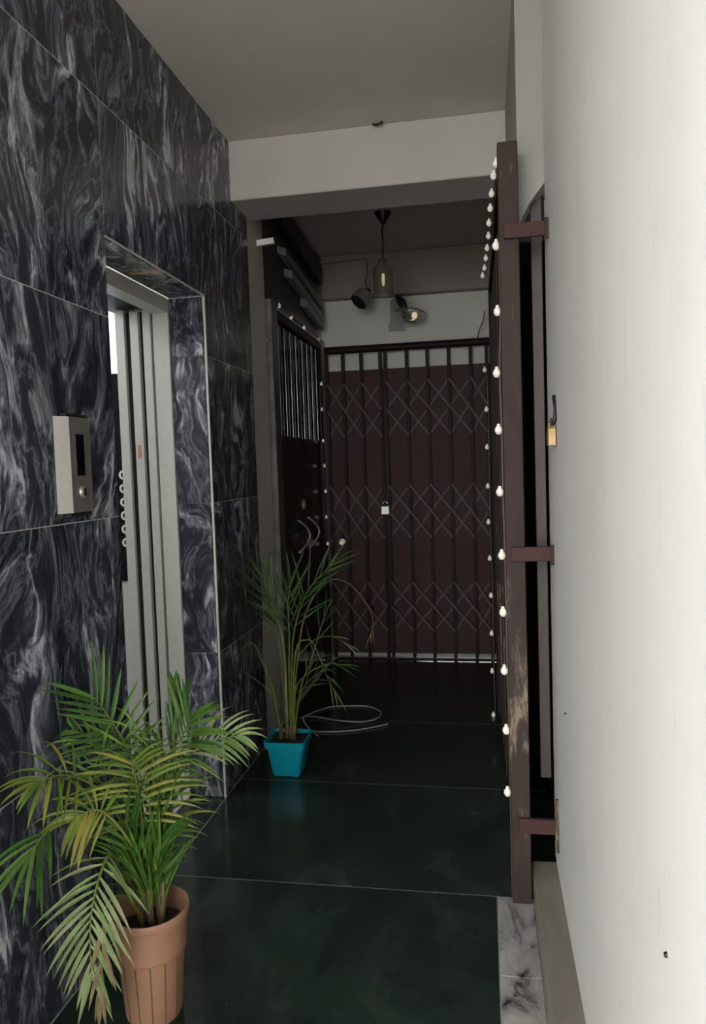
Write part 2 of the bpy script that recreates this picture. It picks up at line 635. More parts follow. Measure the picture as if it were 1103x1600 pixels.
# ------------------------------------------------------------------ ceiling, beams
bx('ceiling', -6, 0.8, -2.6, YB + .02, ZC, ZC + .12, 'ceiling_paint', kind=S)
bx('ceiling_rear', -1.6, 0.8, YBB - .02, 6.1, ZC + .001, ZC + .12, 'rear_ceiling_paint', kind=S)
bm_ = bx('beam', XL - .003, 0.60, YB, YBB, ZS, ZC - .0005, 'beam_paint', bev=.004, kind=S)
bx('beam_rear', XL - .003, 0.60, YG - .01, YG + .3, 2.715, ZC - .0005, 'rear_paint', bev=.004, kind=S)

# ------------------------------------------------------------------ right wall
wall_right = bx('wall_right', XW, 0.42, -2.6, YWE, 0.0, ZC, 'wall_white', bev=.004, kind=S)
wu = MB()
# wall above the side opening, its lower corner cut diagonally
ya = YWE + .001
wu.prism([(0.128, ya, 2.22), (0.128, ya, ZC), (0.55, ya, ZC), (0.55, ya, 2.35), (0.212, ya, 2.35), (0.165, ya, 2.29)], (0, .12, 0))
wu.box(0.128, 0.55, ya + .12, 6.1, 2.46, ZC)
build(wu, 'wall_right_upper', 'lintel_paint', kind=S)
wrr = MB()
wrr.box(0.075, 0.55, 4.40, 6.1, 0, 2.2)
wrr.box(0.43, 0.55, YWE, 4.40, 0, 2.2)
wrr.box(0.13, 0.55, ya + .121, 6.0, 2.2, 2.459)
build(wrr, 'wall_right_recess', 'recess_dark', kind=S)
tr = bx('trim_1', 0.2125, 0.2165, YWE - .003, YWE + .03, .1, 2.3, 'wall_white', kind=S)

# rear wall outside the gate
bk = MB()
bk.box(XL - .2, 0.5, YG + .075, YG + .12, 2.10, 2.72)
build(bk, 'wall_back', 'panel_white', kind=S)

# unseen outer shell, added to stop light leaks and shape the daylight
bx('unseen_roof', -6, 6, -2.6, 9.0, ZC + .121, ZC + .4, 'concrete', kind=S)  # unseen roof, widened to make the incoming daylight lower and more even
fc = MB()
fc.box(-6, -1.331, YL0, YL0 + .2, -.1, ZC + .12)
fc.box(0.421, 6, -2.6, -2.4, -.1, ZC + .12)
fc.box(-6, -5.8, YL0 + .2, 9.0, -.1, ZC + .12)
fc.box(5.8, 6, YF + .2, 9.0, -.1, ZC + .12)
fc.box(-5.8, -1.451, 5.9, 6.1, -.1, ZC + .12)
fc.box(0.551, 5.8, 5.9, 6.1, -.1, ZC + .12)
fc.box(-5.8, -.8, 8.8, 9.0, -.1, ZC + .12)  # unseen far wall, its opening kept small and high to dim light under the gate
fc.box(.2, 5.8, 8.8, 9.0, -.1, ZC + .12)
fc.box(-.8, .2, 8.8, 9.0, 2.1, ZC + .12)
fc.box(-.8, .2, 8.8, 9.0, -.1, 0.9)
build(fc, 'unseen_outer_wall', 'concrete', kind=S)

# ------------------------------------------------------------------ lift entrance
lift = thing('elevator', (-1.5, 2.67, 0), 'brushed steel lift doorway set back in the marble wall', 'elevator')
Zt = 2.15
bx('jamb', -1.405, -1.332, YD1 - .012, YD1 + .06, 0, ZL - .003, 'steel', lift, .002)
bx('head_frame', -1.405, -1.332, YD0 - .06, YD1 - .013, Zt, ZL - .003, 'steel', lift)
bx('jamb', -1.405, -1.332, YD0 - .06, YD0 - .014, 0, Zt - .001, 'steel', lift, .002)
bx('door_panel', -1.456, -1.419, YD1 - .005, YD1 + .7, .012, Zt + .02, 'steel', lift, .002)
bx('door_panel', -1.519, -1.479, YD1 + .002, YD1 + .7, .012, Zt + .02, 'steel', lift, .002)
bx('car_front', -1.590, -1.547, YD1 + .006, YD1 + .14, .0, Zt + .03, 'steel', lift, .002)
bx('door_track', -1.63, -1.406, YD0 - .1, YD1 + .7, Zt + .035, Zt + .10, 'black_matte', lift)
for xa, xb in ((-1.4185, -1.4055), (-1.4785, -1.4565), (-1.5465, -1.5195)):
    bx('gap_shade', xa, xb, YD1 + .025, YD1 + .04, .006, Zt + .02, 'black_matte', lift)  # black strips put in for the shade in the gaps between door panels
bx('sticker', -1.508, -1.492, YD1 + .0005, YD1 + .0015, 1.525, 1.585, 'copper_tape', lift)
bx('sill', -1.62, -1.332, YD0 - .01, YD1 - .013, -.0005, .006, 'steel', lift)
cw = MB()
cw.box(-2.95, -1.63, YD1 + .19, YD1 + .21, 0, 2.35)
cw.box(-2.97, -2.95, 1.5, YD1 + .21, 0, 2.35)
cw.box(-2.95, -1.63, 1.48, 1.5, 0, 2.35)
cw.box(-2.97, -1.63, 1.48, YD1 + .21, 2.35, 2.37)
cw.box(-2.97, -1.90, 1.48, YD1 + .21, -.02, -.0)
build(cw, 'car_wall', 'steel', lift)
m_, nt_, b_ = new_mat('car_lamp_glow')
pset(b_, (0.9, 0.9, 0.9), 0.4, emit=(0.90, 0.97, 1.0), estr=4.5)
M['car_lamp_glow'] = m_
bx('car_lamp', -2.75, -1.85, 1.75, 3.0, 2.335, 2.349, 'car_lamp_glow', lift, label='lit panel in the lift car ceiling')
cop = bx('control_panel', -1.86, -1.632, YD1 + .182, YD1 + .190, .95, 2.35, 'black_gloss', lift, label='black car control panel with round white-ringed buttons')
bx('display', -1.84, -1.640, YD1 + .176, YD1 + .183, 1.93, 2.30, 'lit_white', cop, label='lit white display')
mb = MB().lathe([(.013, 0), (.022, 0), (.022, .006), (.013, .006), (.013, 0)], (0, 0, 0), 16, Matrix.Rotation(math.pi / 2, 3, 'X'))
p = at(188, 745, YD1 + .18)
first = None
for k in range(6):
    pos = (-1.674, YD1 + .1815, 1.455 - k * .064)
    if first is None:
        first = build(MB().add([Vector(v) + Vector(pos) for v in mb.v], mb.f), 'button', 'plastic_white', cop, origin=pos)
    else:
        place(first.data, 'button', pos, cop)

# call panel
cp = thing('call_panel', (XL, 1.965, 1.35), 'stainless steel lift call panel with black screen on marble wall', 'call panel')
py0, py1, pz0, pz1 = 1.895, 2.040, 1.350, 1.622
x0, x1 = XL + .0005, XL + .024
body = MB()
# front plate slopes back to a bright bevel on the side towards the street
body.prism([(x0, py0 - .004, pz0), (x1, py0 + .036, pz0), (x1, py1, pz0), (x0, py1, pz0)], (0, 0, pz1 - pz0))
build(body, 'body', 'panel_steel', cp)
bv = MB().prism([(x0, py0 - .0055, pz0 + .0), (x0, py0 - .0045, pz0), (x1, py0 + .0355, pz0), (x1 + .0008, py0 + .034, pz0)], (0, 0, pz1 - pz0))
build(bv, 'bevel', 'steel_bright', cp, label='bright brushed steel side bevel')
bx('cap', x0, x1 - .004, py0 + .03, py1 - .004, pz1, pz1 + .010, 'black_matte', cp)
bx('cap', x0, x1 - .004, py0 + .03, py1 - .004, pz0 - .012, pz0, 'black_matte', cp)
bx('screen', x1, x1 + .0012, py0 + .066, py0 + .108, pz0 + .105, pz1 - .048, 'black_gloss', cp)
RY = Matrix.Rotation(math.pi / 2, 3, 'Y')
bt = build(MB().lathe([(0, .008), (.013, .008), (.017, .006), (.018, 0)], (x1, py0 + .090, pz0 + .058), 24, RY), 'button', 'steel_bright', cp, 'auto')
bx('button_slot', x1 + .008, x1 + .0088, py0 + .083, py0 + .097, pz0 + .047, pz0 + .069, 'black_matte', bt)

# ------------------------------------------------------------------ collapsible gate at the back
gate = thing('collapsible_gate', (-.55, YG, 0), 'dark brown collapsible scissor gate closing the far end of the passage', 'gate')
bars = [-1.149, -1.024, -.885, -.742, -.705, -.545, -.393, -.238, -.080, .035]
bar_me = None
for i, x in enumerate(bars):
    zt, zb = 2.33, .012
    if bar_me is None:
        b0 = MB().box(-.012, .012, -.011, .011, 0, zt - zb)
        b0.v = [v + Vector((x, YG, zb)) for v in b0.v]
        o = build(b0, 'upright_bar', 'gate_steel', gate, origin=(x, YG, zb))
        bar_me = o.data
    else:
        place(bar_me, 'upright_bar', (x, YG, zb), gate)
build(MB().tube([(XL + .01, YG, 2.335), (.062, YG, 2.335)], .028, 14), 'top_rail', 'gate_steel', gate, 'auto')
bx('bottom_track', XL + .01, .062, YG - .02, YG + .02, -.0005, .011, 'gate_steel', gate)
for zhi, zlo in ((2.085, 1.68), (1.315, .92), (.585, .215)):
    zm = (zhi + zlo) / 2
    for grp in (bars[:4], bars[4:]):
        n = len(grp)
        for i in range(-1, n):
            # long strips pivot on the middle upright and span two bays
            def zat(k): return None
            a, b, c = i, i + 1, i + 2
            pts = [(k, z) for k, z in ((a, zhi), (b, zm), (c, zlo)) if 0 <= k < n]
            if len(pts) >= 2:
                build(MB().bar((grp[pts[0][0]], YG - .014, pts[0][1]), (grp[pts[-1][0]], YG - .014, pts[-1][1]), .015, .004), 'lattice_strip', 'lattice_steel', gate)
            pts = [(k, z) for k, z in ((a, zlo), (b, zm), (c, zhi)) if 0 <= k < n]
            if len(pts) >= 2:
                build(MB().bar((grp[pts[0][0]], YG + .014, pts[0][1]), (grp[pts[-1][0]], YG + .014, pts[-1][1]), .015, .004), 'lattice_strip', 'lattice_steel', gate)
for x in (-.905, -.52, -.07):
    build(MB().tube([(x, YG - .02, 2.36), (x, YG - .02, 2.372)], .008, 8), 'rail_bolt', 'padlock_steel', gate)
sheet = bx('backing_sheet', XL - .0035, .0745, YG + .035, YG + .039, .034, 2.185, 'brown_sheet', gate, label='brown sheet metal backing behind the gate bars')

pl = thing('padlock', at(602, 806, YG - .035), 'silver padlock locking the two halves of the scissor gate', 'padlock')
c = at(602, 797, YG - .035)
bx('lock_body', c.x - .031, c.x + .031, c.y - .010, c.y + .010, c.z - .034, c.z + .030, 'padlock_steel', pl, .005)
arc = [Vector((c.x + .017 * math.cos(a), c.y, c.z + .048 + .017 * math.sin(a))) for a in [math.pi * k / 10 for k in range(11)]]
build(MB().tube([Vector((c.x + .017, c.y, c.z + .025))] + arc + [Vector((c.x - .017, c.y, c.z + .025))], .0045, 8), 'shackle', 'chrome_dark', pl, True)
c = at(535, 847, YG - .06)
gl = thing('globe_bulb', c - Vector((0, 0, .03)), 'single round white bulb hanging on the scissor gate behind the small palm', 'light bulb')
build(MB().lathe([(.002, -.027), (.014, -.024), (.024, -.012), (.026, 0), (.021, .014), (.011, .026)], c, 16), 'bulb', 'led_bulb', gl, True)
build(MB().lathe([(.011, .026), (.012, .05), (.004, .056)], c, 12), 'socket', 'black_matte', gl, True)
build(MB().tube([c + Vector((0, 0, .054)), c + Vector((.005, .03, .11)), Vector((c.x + .006, YG - .012, c.z + .14))], .003, 6), 'cord', 'wire_dark', gl)

# ------------------------------------------------------------------ black double door on the left
dr = thing('black_double_door', (XL, 4.8, 0), 'glossy black double door with vertical metal bars and curved handles', 'door')
XD = XL - .002
ZT = 2.385
bx('frame_post', XD - .10, XD + .020, 4.085, 4.20, 0, ZT + .03, 'post_grey', dr, .004)
bx('frame_post', XD - .10, XD + .006, 5.36, 5.43, 0, ZT, 'gate_steel', dr, .004)
bx('frame_head', XD - .10, XD + .012, 4.201, 5.359, ZT - .06, ZT, 'gate_steel', dr, .004)
for y0, y1 in ((4.203, 4.778), (4.782, 5.357)):
    lf = bx('door_leaf', XD - .07, XD - .012, y0, y1, .012, ZT - .062, 'black_gloss', dr, .003)
    for k, zz in enumerate((.30, 1.02, 1.62)):
        bx('cross_rail', XD - .0118, XD - .006, y0 + .01, y1 - .01, zz, zz + .035, 'black_gloss', lf, .002)
    n = 4
    for k in range(n):
        y = y0 + (k + .6) * (y1 - y0) / (n + .2)
        build(MB().tube([(XD - .003, y, 1.66), (XD - .003, y, ZT - .075)], .0075, 10), 'vertical_bar', 'bar_steel', lf, 'auto')
for yy, s in ((4.62, 1), (4.90, 1)):
    pts = [(XD + .012 - .022 + .05 * math.sin(math.pi * t), yy + .11 * math.sin(math.pi * t) * s, 1.13 - .21 * t) for t in [k / 10 for k in range(11)]]
    build(MB().tube(pts, .006, 8), 'curved_handle', 'steel_bright', dr, True)
lk = build(MB().lathe([(0, .016), (.014, .015), (.022, .009), (.033, .006), (.034, 0)], (XD - .011, 4.79, 1.225), 20, RY), 'brass_lock', 'brass', dr, 'auto', label='round brass lock')
bx('keyhole', XD + .0045, XD + .0056, 4.782, 4.798, 1.213, 1.237, 'iron_black', lk)

# louvred ventilator over the door
lv = thing('louvre_vent', (XL, 4.8, 2.43), 'stack of dark sloping louvre boards above the black double door', 'louvre')
bx('back_board', XL - .029, XL - .012, 4.04, 5.435, 2.425, ZC - .002, 'louvre_black', lv)
for (ya, za, h, mt, xo) in ((4.34, 2.93, .13, 'louvre_black', .03), (4.36, 2.74, .045, 'louvre_grey', .035), (4.50, 2.64, .05, 'louvre_grey', .035), (4.90, 2.545, .075, 'louvre_grey', .03)):
    yb = 5.435
    dz = -.105 * (yb - ya)
    mbx = MB().prism([(XL - .011, ya, za), (XL + xo, ya + .03, za - .012), (XL + xo, ya + .03, za - .012 + h), (XL - .011, ya, za + h)], (0, yb - ya - .03, dz))
    build(mbx, 'louvre_board', mt, lv)

# small white rod at the beam end
rod = thing('door_sensor', (XL + .03, 4.0, 2.68), 'short white plastic rod fixed to the wall end under the beam', 'sensor')
a_, b_ = at(398, 381, 3.93), at(428, 376, 3.93)
build(MB().bar(a_, b_, .030, .02, (0, 1, 0)), 'casing', 'plastic_white', rod)
build(MB().tube([at(372, 379, 3.93), at(400, 381, 3.93)], .006, 8), 'bracket_arm', 'wire_dark', rod)
for (qa, qb, lab) in (((394, 542), (418, 532), 'upper'), ((390, 716), (418, 700), 'lower')):
    hk = MB()
    P0 = at(qa[0], qa[1], 3.98); P1 = at(qb[0], qb[1], 4.05)
    hk.tube([P0 + Vector((-.004, 0, .012)), P0, (P0 + P1) / 2, P1, P1 + Vector((.012, .01, .01))], .006, 8)
    build(hk, 'tie_hook', 'brass' if lab == 'upper' else 'wire_dark', label=('brass wire hook tying the left door frame to the wall end high up' if lab == 'upper' else 'dark wire hook tying the left door frame to the wall end at middle height'), cat='hook', smooth=True)

# ------------------------------------------------------------------ side gate frame on the right
sg = thing('side_gate_frame', (.095, 2.45, 0), 'worn brown steel gate post frame bracketed to the white wall', 'gate frame')
bx('near_post', .062, .124, 2.420, 2.482, 0, 2.447, 'brown_steel', sg, .003)
bx('far_post', .046, .070, 4.30, 4.36, 0, 2.447, 'gate_steel', sg, .003)
bt_ = MB().prism([(.066, 2.4825, 2.40), (.096, 2.4825, 2.40), (.096, 2.4825, 2.44), (.066, 2.4825, 2.44)], (-.018, 1.817, 0))
build(bt_, 'top_rail', 'gate_steel', sg)
for z0, z1, xa in ((2.147, 2.192, .076), (1.137, 1.183, .078), (.247, .296, .085)):
    br = bx('wall_bracket', xa, XW + .0, 2.404, 2.4195, z0, z1, 'bracket_red', sg, .002)
    bx('end_plate', XW - .012, XW - .0005, 2.396, 2.404, z0 - .012, z1 + .006, 'brown_steel', br, .001)
bx('end_rod', XW - .008, XW - .0005, 2.400, 2.412, .19, .365, 'brown_steel', sg)
shp = MB().prism([(.092, 2.50, .02), (.096, 2.50, .02), (.096, 2.50, 2.39), (.092, 2.50, 2.39)], (-.020, 1.79, 0))
build(shp, 'steel_sheet', 'dark_steel', sg)
for k in range(9):
    y = 2.56 + k * .205
    x = .092 - .020 * (y - 2.5) / 1.79
    bx('upright_bar', x - .014, x - .0005, y, y + .022, .02, 2.39, 'gate_steel' if k % 2 else 'brown_steel', sg, .002)

bx('inner_jamb', .170, .2055, 2.585, 2.60, .36, 2.32, 'leaf_brown', sg, .002)
ld = MB()
ld.prism([(.205, 3.76, .015), (.225, 3.76, .015), (.290, 3.19, .015), (.268, 3.19, .015)], (0, 0, 2.17))
side_door = thing('steel_door_leaf', (.25, 3.5, 0), 'brown steel door leaf standing open in the recess behind the gate post', 'door')
build(ld, 'leaf', 'leaf_brown', side_door)
bx('edge_channel', .262, .296, 3.17, 3.189, .015, 2.185, 'dark_steel', side_door)

# padlock and slot on white wall
pk = thing('brass_padlock', (XW, 2.42, 1.50), 'worn brass padlock hanging from a black hasp on the white wall', 'padlock')
def onw(px, py, off=0.0):
    d = F_ * FPX + RR * (px - W / 2) - UU * (py - H / 2)
    return CAMP + d * ((XW - off) / d.x)
h0, h1 = onw(868, 620), onw(870, 655)
build(MB().tube([h0 + Vector((-.004, .012, 0)), h0 + Vector((-.005, 0, .002)), (h0 + h1) / 2 + Vector((-.003, 0, 0)), h1 + Vector((-.006, 0, 0)), h1 + Vector((-.012, .006, -.012)), h1 + Vector((-.010, .02, -.018))], [.005, .006, .0045, .0055, .006, .005], 8), 'hasp', 'iron_black', pk, True)
q = onw(861, 680, .014)
lb = MB()
lb.prism([(q.x - .010, q.y + .038, q.z - .030), (q.x - .010, q.y - .032, q.z - .030), (q.x - .010, q.y - .032, q.z + .018), (q.x - .010, q.y - .018, q.z + .036), (q.x - .010, q.y + .038, q.z + .006)], (.020, 0, 0))
build(lb, 'lock_body', 'brass', pk)
build(MB().tube([q + Vector((0, .02, .012)), q + Vector((0, .012, .034)), q + Vector((0, -.012, .046)), q + Vector((0, -.026, .036)), q + Vector((0, -.026, .016))], .0045, 8), 'shackle', 'wire_dark', pk, True)
for (px, py, lab) in ((884, 1115, 'black nail head in the white wall at knee height beside the gate post'), (1042, 1492, 'black nail head low on the white wall nearest the viewer')):
    n_ = onw(px, py)
    build(MB().lathe([(0, .004), (.0028, .0035), (.004, 0)], n_, 10, Matrix.Rotation(-math.pi / 2, 3, 'Y')), 'nail_head', 'iron_black', label=lab, cat='nail', smooth=True)


# ------------------------------------------------------------------ bulb strings
def led_string(label, path, bulbs, r):
    st = thing('led_string', bulbs[0], label, 'string lights', 'bulb strings around the side doors')
    build(MB().tube(smoothpath(path, 4), .0035, 6), 'cable', 'wire_dark', st, True)
    me = None
    for (p, rad) in [(Vector(b), r) for b in bulbs]:
        if me is None:
            m_ = MB().lathe([(.001, -rad * 1.15), (rad * .6, -rad * .95), (rad, -rad * .2), (rad * .9, rad * .5), (rad * .45, rad * 1.1), (rad * .4, rad * 1.6), (.001, rad * 1.65)], p, 12)
            o = build(m_, 'bulb', 'led_bulb', st, True, origin=p)
            me = o.data
        else:
            place(me, 'bulb', p, st)
    return st


near = [(780, 487), (779, 583), (782, 672), (784, 769), (787, 868), (789, 957), (791, 1048), (794, 1141), (796, 1238)]
far = [(757, 578), (760, 640), (761, 699), (762, 760), (763, 816), (765, 873), (767, 931), (768, 990), (769, 1049), (771, 1117)]
top = [(775, 256), (771, 275), (768, 303), (766, 326), (764, 349), (763, 369), (761, 388), (759, 404), (757, 419), (754, 431)]
ry = [2.52] * len(near)
bl_n = [at(px - 3, py, 2.44) for px, py in near] + [at(775, 384, 2.44)]
bl_f = [at(px, py, 4.27) for px, py in far]
zz = 2.452
bl_t = []
for px, py in top:
    d = F_ * FPX + RR * (px - W / 2) - UU * (py - H / 2)
    t = (zz - HC) / d.z
    bl_t.append(CAMP + d * t)
off = Vector((.010, .006, .008))
path_n = [b + off for b in bl_n[:-1]]
path_n = [bl_t[0] + off, bl_n[-1] + off] + path_n + [Vector((path_n[-1].x, path_n[-1].y, .012))]
led_string('string of bulbs down the near brown gate post at right', path_n, bl_n, .0125)
led_string('string of bulbs along the top rail of the right side gate', [b + off for b in bl_t], bl_t, .0115)
led_string('string of small bulbs down the far post of the right side gate', [b + off for b in bl_f], bl_f, .0115)
lnear = [(419, 492), (422, 547), (425, 604), (428, 663), (431, 730), (433, 785), (436, 838), (438, 894)]
lfar = [(502, 600), (503, 640), (505, 689), (507, 728), (509, 768), (510, 808), (512, 850)]
ltop = [(436, 478), (455, 496), (475, 513)]
bl = [at(px, py, 4.13) for px, py in lnear]
led_string('string of small bulbs down the near frame post of the black double door', [b + Vector((-.006, 0, .012)) for b in bl], bl, .013)
bl = [at(px, py, 5.33) for px, py in lfar]
led_string('string of tiny bulbs down the far edge of the black double door', [b + Vector((-.01, 0, .012)) for b in bl], bl, .0105)
bl = [at(436, 478, 4.36), at(455, 496, 4.66), at(475, 513, 4.98)]
led_string('three small bulbs strung along the top of the black double door', [b + Vector((-.006, 0, .014)) for b in bl], bl, .012)

# ------------------------------------------------------------------ pendant lamps
jar = thing('pendant_lamp', (-.583, 4.69, 2.52), 'bottle-shaped smoked glass pendant lamp on a black cord', 'pendant lamp')
cx, cy = -.583, 4.69
build(MB().lathe([(.001, ZC - .075), (.014, ZC - .07), (.022, ZC - .05), (.05, ZC - .01), (.053, ZC - .0005)], (cx, cy, 0), 20), 'canopy', 'iron_black', jar, True)
build(MB().tube([(cx, cy, ZC - .07), (cx - .008, cy, 2.92), (cx - .004, cy, 2.85), (cx - .010, cy, 2.742)], .006, 8), 'cord', 'iron_black', jar, True)
cx -= .010
build(MB().lathe([(.001, 2.745), (.018, 2.744), (.02, 2.70), (.016, 2.66), (.001, 2.658)], (cx, cy, 0), 16), 'socket', 'iron_black', jar, True)
build(MB().lathe([(.03, 2.742), (.032, 2.705), (.060, 2.69), (.063, 2.66), (.061, 2.56), (.065, 2.53), (.070, 2.520), (.067, 2.520), (.062, 2.53), (.058, 2.56), (.060, 2.66), (.057, 2.687), (.029, 2.702), (.027, 2.742), (.03, 2.742)], (cx, cy, 0), 28), 'glass_shade', 'smoke_glass', jar, True)
build(MB().lathe([(.001, 2.66), (.008, 2.655), (.010, 2.63), (.009, 2.60), (.005, 2.582), (.001, 2.58)], (cx, cy, 0), 14), 'bulb', 'bulb_glint', jar, True)

cup = thing('pendant_lamp', at(565, 478, 5.25), 'small dark faceted cup pendant lamp on a curved thin wire', 'pendant lamp')
c = at(565, 466, 5.25)
# the cup hangs askew, its dark mouth turned down towards the passage
ax = Vector((0.55, 0.45, 0.75)).normalized().to_track_quat('Z', 'X').to_matrix()
build(MB().lathe([(.018, .066), (.040, .060), (.058, .040), (.068, -.040), (.066, -.042), (.056, .036), (.016, .058)], c, 8, ax), 'shade', 'louvre_grey', cup)
build(MB().lathe([(.014, .055), (.054, .034), (.0655, -.041), (.060, -.041), (.001, -.034)], c, 8, ax), 'lining', 'black_matte', cup)
build(MB().lathe([(.001, .095), (.018, .09), (.022, .062), (.001, .06)], c, 12, ax), 'socket', 'black_matte', cup, True)
w0 = [at(503, 413, 5.49), at(535, 409, 5.49), at(566, 405, 5.49), at(572, 407, 5.45), at(574, 425, 5.36), at(571, 442, 5.27), c + ax @ Vector((0, 0, .09))]
build(MB().tube(smoothpath(w0, 5), .004, 6), 'cord', 'wire_dark', cup, True)

sc = thing('wall_sconce', at(622, 518, YG + .07), 'wall lamp with a flat grey shape behind it and a saucer-shaped clear glass shade', 'wall lamp')
yp = YG + .0745
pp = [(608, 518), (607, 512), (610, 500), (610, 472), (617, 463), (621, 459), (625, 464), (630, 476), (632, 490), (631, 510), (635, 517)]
build(MB().prism([at(a, b, yp) for a, b in pp], (0, -.012, 0)), 'grey_shape', 'flat_grey', sc)  # flat grey flared shape in one even colour behind the lamp
c = at(641, 490, YG - .16)
ax = Matrix.Rotation(math.radians(6), 3, 'Y') @ Matrix.Rotation(math.radians(-6), 3, 'X')
s0 = at(625, 469, YG - .06)
build(MB().tube([at(624, 474, yp - .012), s0], .011, 8), 'arm', 'iron_black', sc, True)
build(MB().tube([s0 + Vector((-.02, .01, .03)), s0 + Vector((.012, -.03, -.02)), c + Vector((-.035, .03, .03))], [.02, .034, .022], 14), 'socket', 'iron_black', sc, True)
build(MB().lathe([(.03, .030), (.085, .020), (.118, .0), (.095, -.028), (.05, -.050), (.001, -.056), (.001, -.052), (.05, -.046), (.09, -.026), (.112, 0), (.08, .016), (.03, .026)], c, 32, ax), 'glass_shade', 'clear_glass', sc, True)
build(MB().lathe([(.001, .02), (.016, .012), (.022, -.01), (.014, -.028), (.001, -.032)], c + Vector((.03, 0, -.008)), 14), 'bulb', 'bulb_glint', sc, True)

hk = MB().tube(smoothpath([at(583, 194, YB - .004), at(587, 195, YB - .03), at(594, 193, YB - .035), at(597, 191, YB - .02)], 4), .006, 6)
build(hk, 'ceiling_hook', 'iron_black', label='small black hook at the top edge of the white beam', cat='hook', smooth=True)

# wire twig on the right end of top rail
build(MB().tube(smoothpath([at(745, 532, YG - .03), at(749, 515, YG - .04), at(755, 500, YG - .05), at(757, 486, YG - .05)], 4), .005, 6), 'loose_wire', 'wire_dark', label='short loose wire sticking up at right end of the scissor gate rail', cat='wire', smooth=True)

# ------------------------------------------------------------------ palms
UP = Vector((0, 0, 1))


def leaflet(mb, base, d, nrm, L, w, droop, seg=5):
    d = d.normalized()
    sd = d.cross(nrm)
    if sd.length < 1e-4: sd = d.cross(Vector((1, 0, 0)))
    sd.normalize()
    nn = sd.cross(d).normalized()
    o = len(mb.v)
    p = base.copy()
    prof = (.30, .85, 1.0, .82, .5)
    for i in range(seg):
        t = i / seg
        ww = w * .5 * prof[min(i, 4)]
        mb.v += [p - sd * ww + nn * ww * .35, p.copy(), p + sd * ww + nn * ww * .35]
        dd = (d + Vector((0, 0, -droop * (t + .15) ** 1.3))).normalized()
        p = p + dd * (L / seg)
    mb.v.append(p.copy())
    for q in mb.v[o:]:
        q.x = max(q.x, XL + .012)
    for i in range(seg - 1):
        a = o + 3 * i
        mb.f += [(a, a + 1, a + 4, a + 3), (a + 1, a + 2, a + 5, a + 4)]
    a = o + 3 * (seg - 1)
    mb.f += [(a, a + 1, a + 3), (a + 1, a + 2, a + 3)]


def frond(root, pts, t0, n, L, w, ang=(60, 25), droop=.5, mat='leaf_green', r0=.006, sidebias=0.0, toward=.7, lift=0.1, env=None, stalk='leaf_stalk', rng=None):
    path = smoothpath(pts, 8)
    for q in path:
        q.x = max(q.x, XL + .02)
    N_ = len(path)
    rs = [max(.0012, r0 * (1 - .85 * i / (N_ - 1))) for i in range(N_)]
    fr = build(MB().tube(path, rs, 6), 'frond', stalk, root, True)
    view = Vector((.25, -1, .45)).normalized()
    for k in range(n):
        u = k / max(1, n - 1)
        t = t0 + (1 - t0) * u
        x = t * (N_ - 1)
        i = min(int(x), N_ - 2)
        p = path[i].lerp(path[i + 1], x - i)
        tg = (path[min(i + 2, N_ - 1)] - path[max(i - 1, 0)]).normalized()
        nrm = (UP * (1 - toward) + view * toward)
        nrm = (nrm - tg * nrm.dot(tg)).normalized()
        side = tg.cross(nrm).normalized()
        s = 1 if k % 2 else -1
        a = math.radians(ang[0] + (ang[1] - ang[0]) * u + rng.uniform(-7, 7))
        d = tg * math.cos(a) + side * s * math.sin(a) + nrm * lift + Vector((rng.uniform(-.06, .06), rng.uniform(-.10, .10), rng.uniform(-.05, .05)))
        e = env(u) if env else (.62 + .38 * math.sin(math.pi * min(1, u * .9 + .1)))
        e *= 1 + sidebias * s
        mb = MB()
        leaflet(mb, p, d, nrm, L * 1.12 * e * rng.uniform(.88, 1.1), w * .8 * rng.uniform(.85, 1.15), droop * rng.uniform(.7, 1.3))
        build(mb, 'leaflet', mat, fr, origin=p)
    return fr


# ---- large palm in a terracotta-coloured pot
rng = random.Random(11)
bc = Vector((-.912, 1.805, 0))
palm = thing('potted_palm', bc, 'large bushy areca palm in a terracotta-coloured round pot', 'potted plant', 'potted palms')
HP = .295
prof = [(.001, .0), (.070, .0), (.073, .006), (.088, .175), (.0885, .19), (.092, .192), (.0965, .275), (.103, .278), (.1045, .290), (.102, HP), (.096, HP), (.094, .285), (.088, .20), (.080, .235)]
prof = [(.001, .0), (.070, .0), (.0735, .006), (.0865, .176), (.0925, .182), (.0970, .268), (.1035, .272), (.1055, .284), (.1025, HP), (.0965, .2935), (.0935, .28), (.088, .22), (.001, .22)]
pot = build(MB().lathe(prof, bc, 48), 'pot', 'terracotta', palm, 'auto')
for k in range(14):
    a = 2 * math.pi * (k + .35) / 14
    e = Vector((math.cos(a), math.sin(a), 0)); tt = Vector((-math.sin(a), math.cos(a), 0))
    p0 = bc + e * .0738 + Vector((0, 0, .008)); p1 = bc + e * .0866 + Vector((0, 0, .174))
    build(MB().prism([p0 - tt * .0018, p0 + tt * .0018, p1 + tt * .0018, p1 - tt * .0018], e * .0012), 'groove', 'stem_brown', pot)
sb = MB()
v = []
for i in range(7):
    for k in range(24):
        a = 2 * math.pi * k / 24; r = .0885 * i / 6
        v.append(bc + Vector((r * math.cos(a), r * math.sin(a), .236 + rng.uniform(-.004, .006))))
f = [(i * 24 + k, i * 24 + (k + 1) % 24, (i + 1) * 24 + (k + 1) % 24, (i + 1) * 24 + k) for i in range(6) for k in range(24)]
build(MB().add(v, f), 'soil', 'soil', palm)
base = bc + Vector((.005, .01, .235))
Y0 = base.y
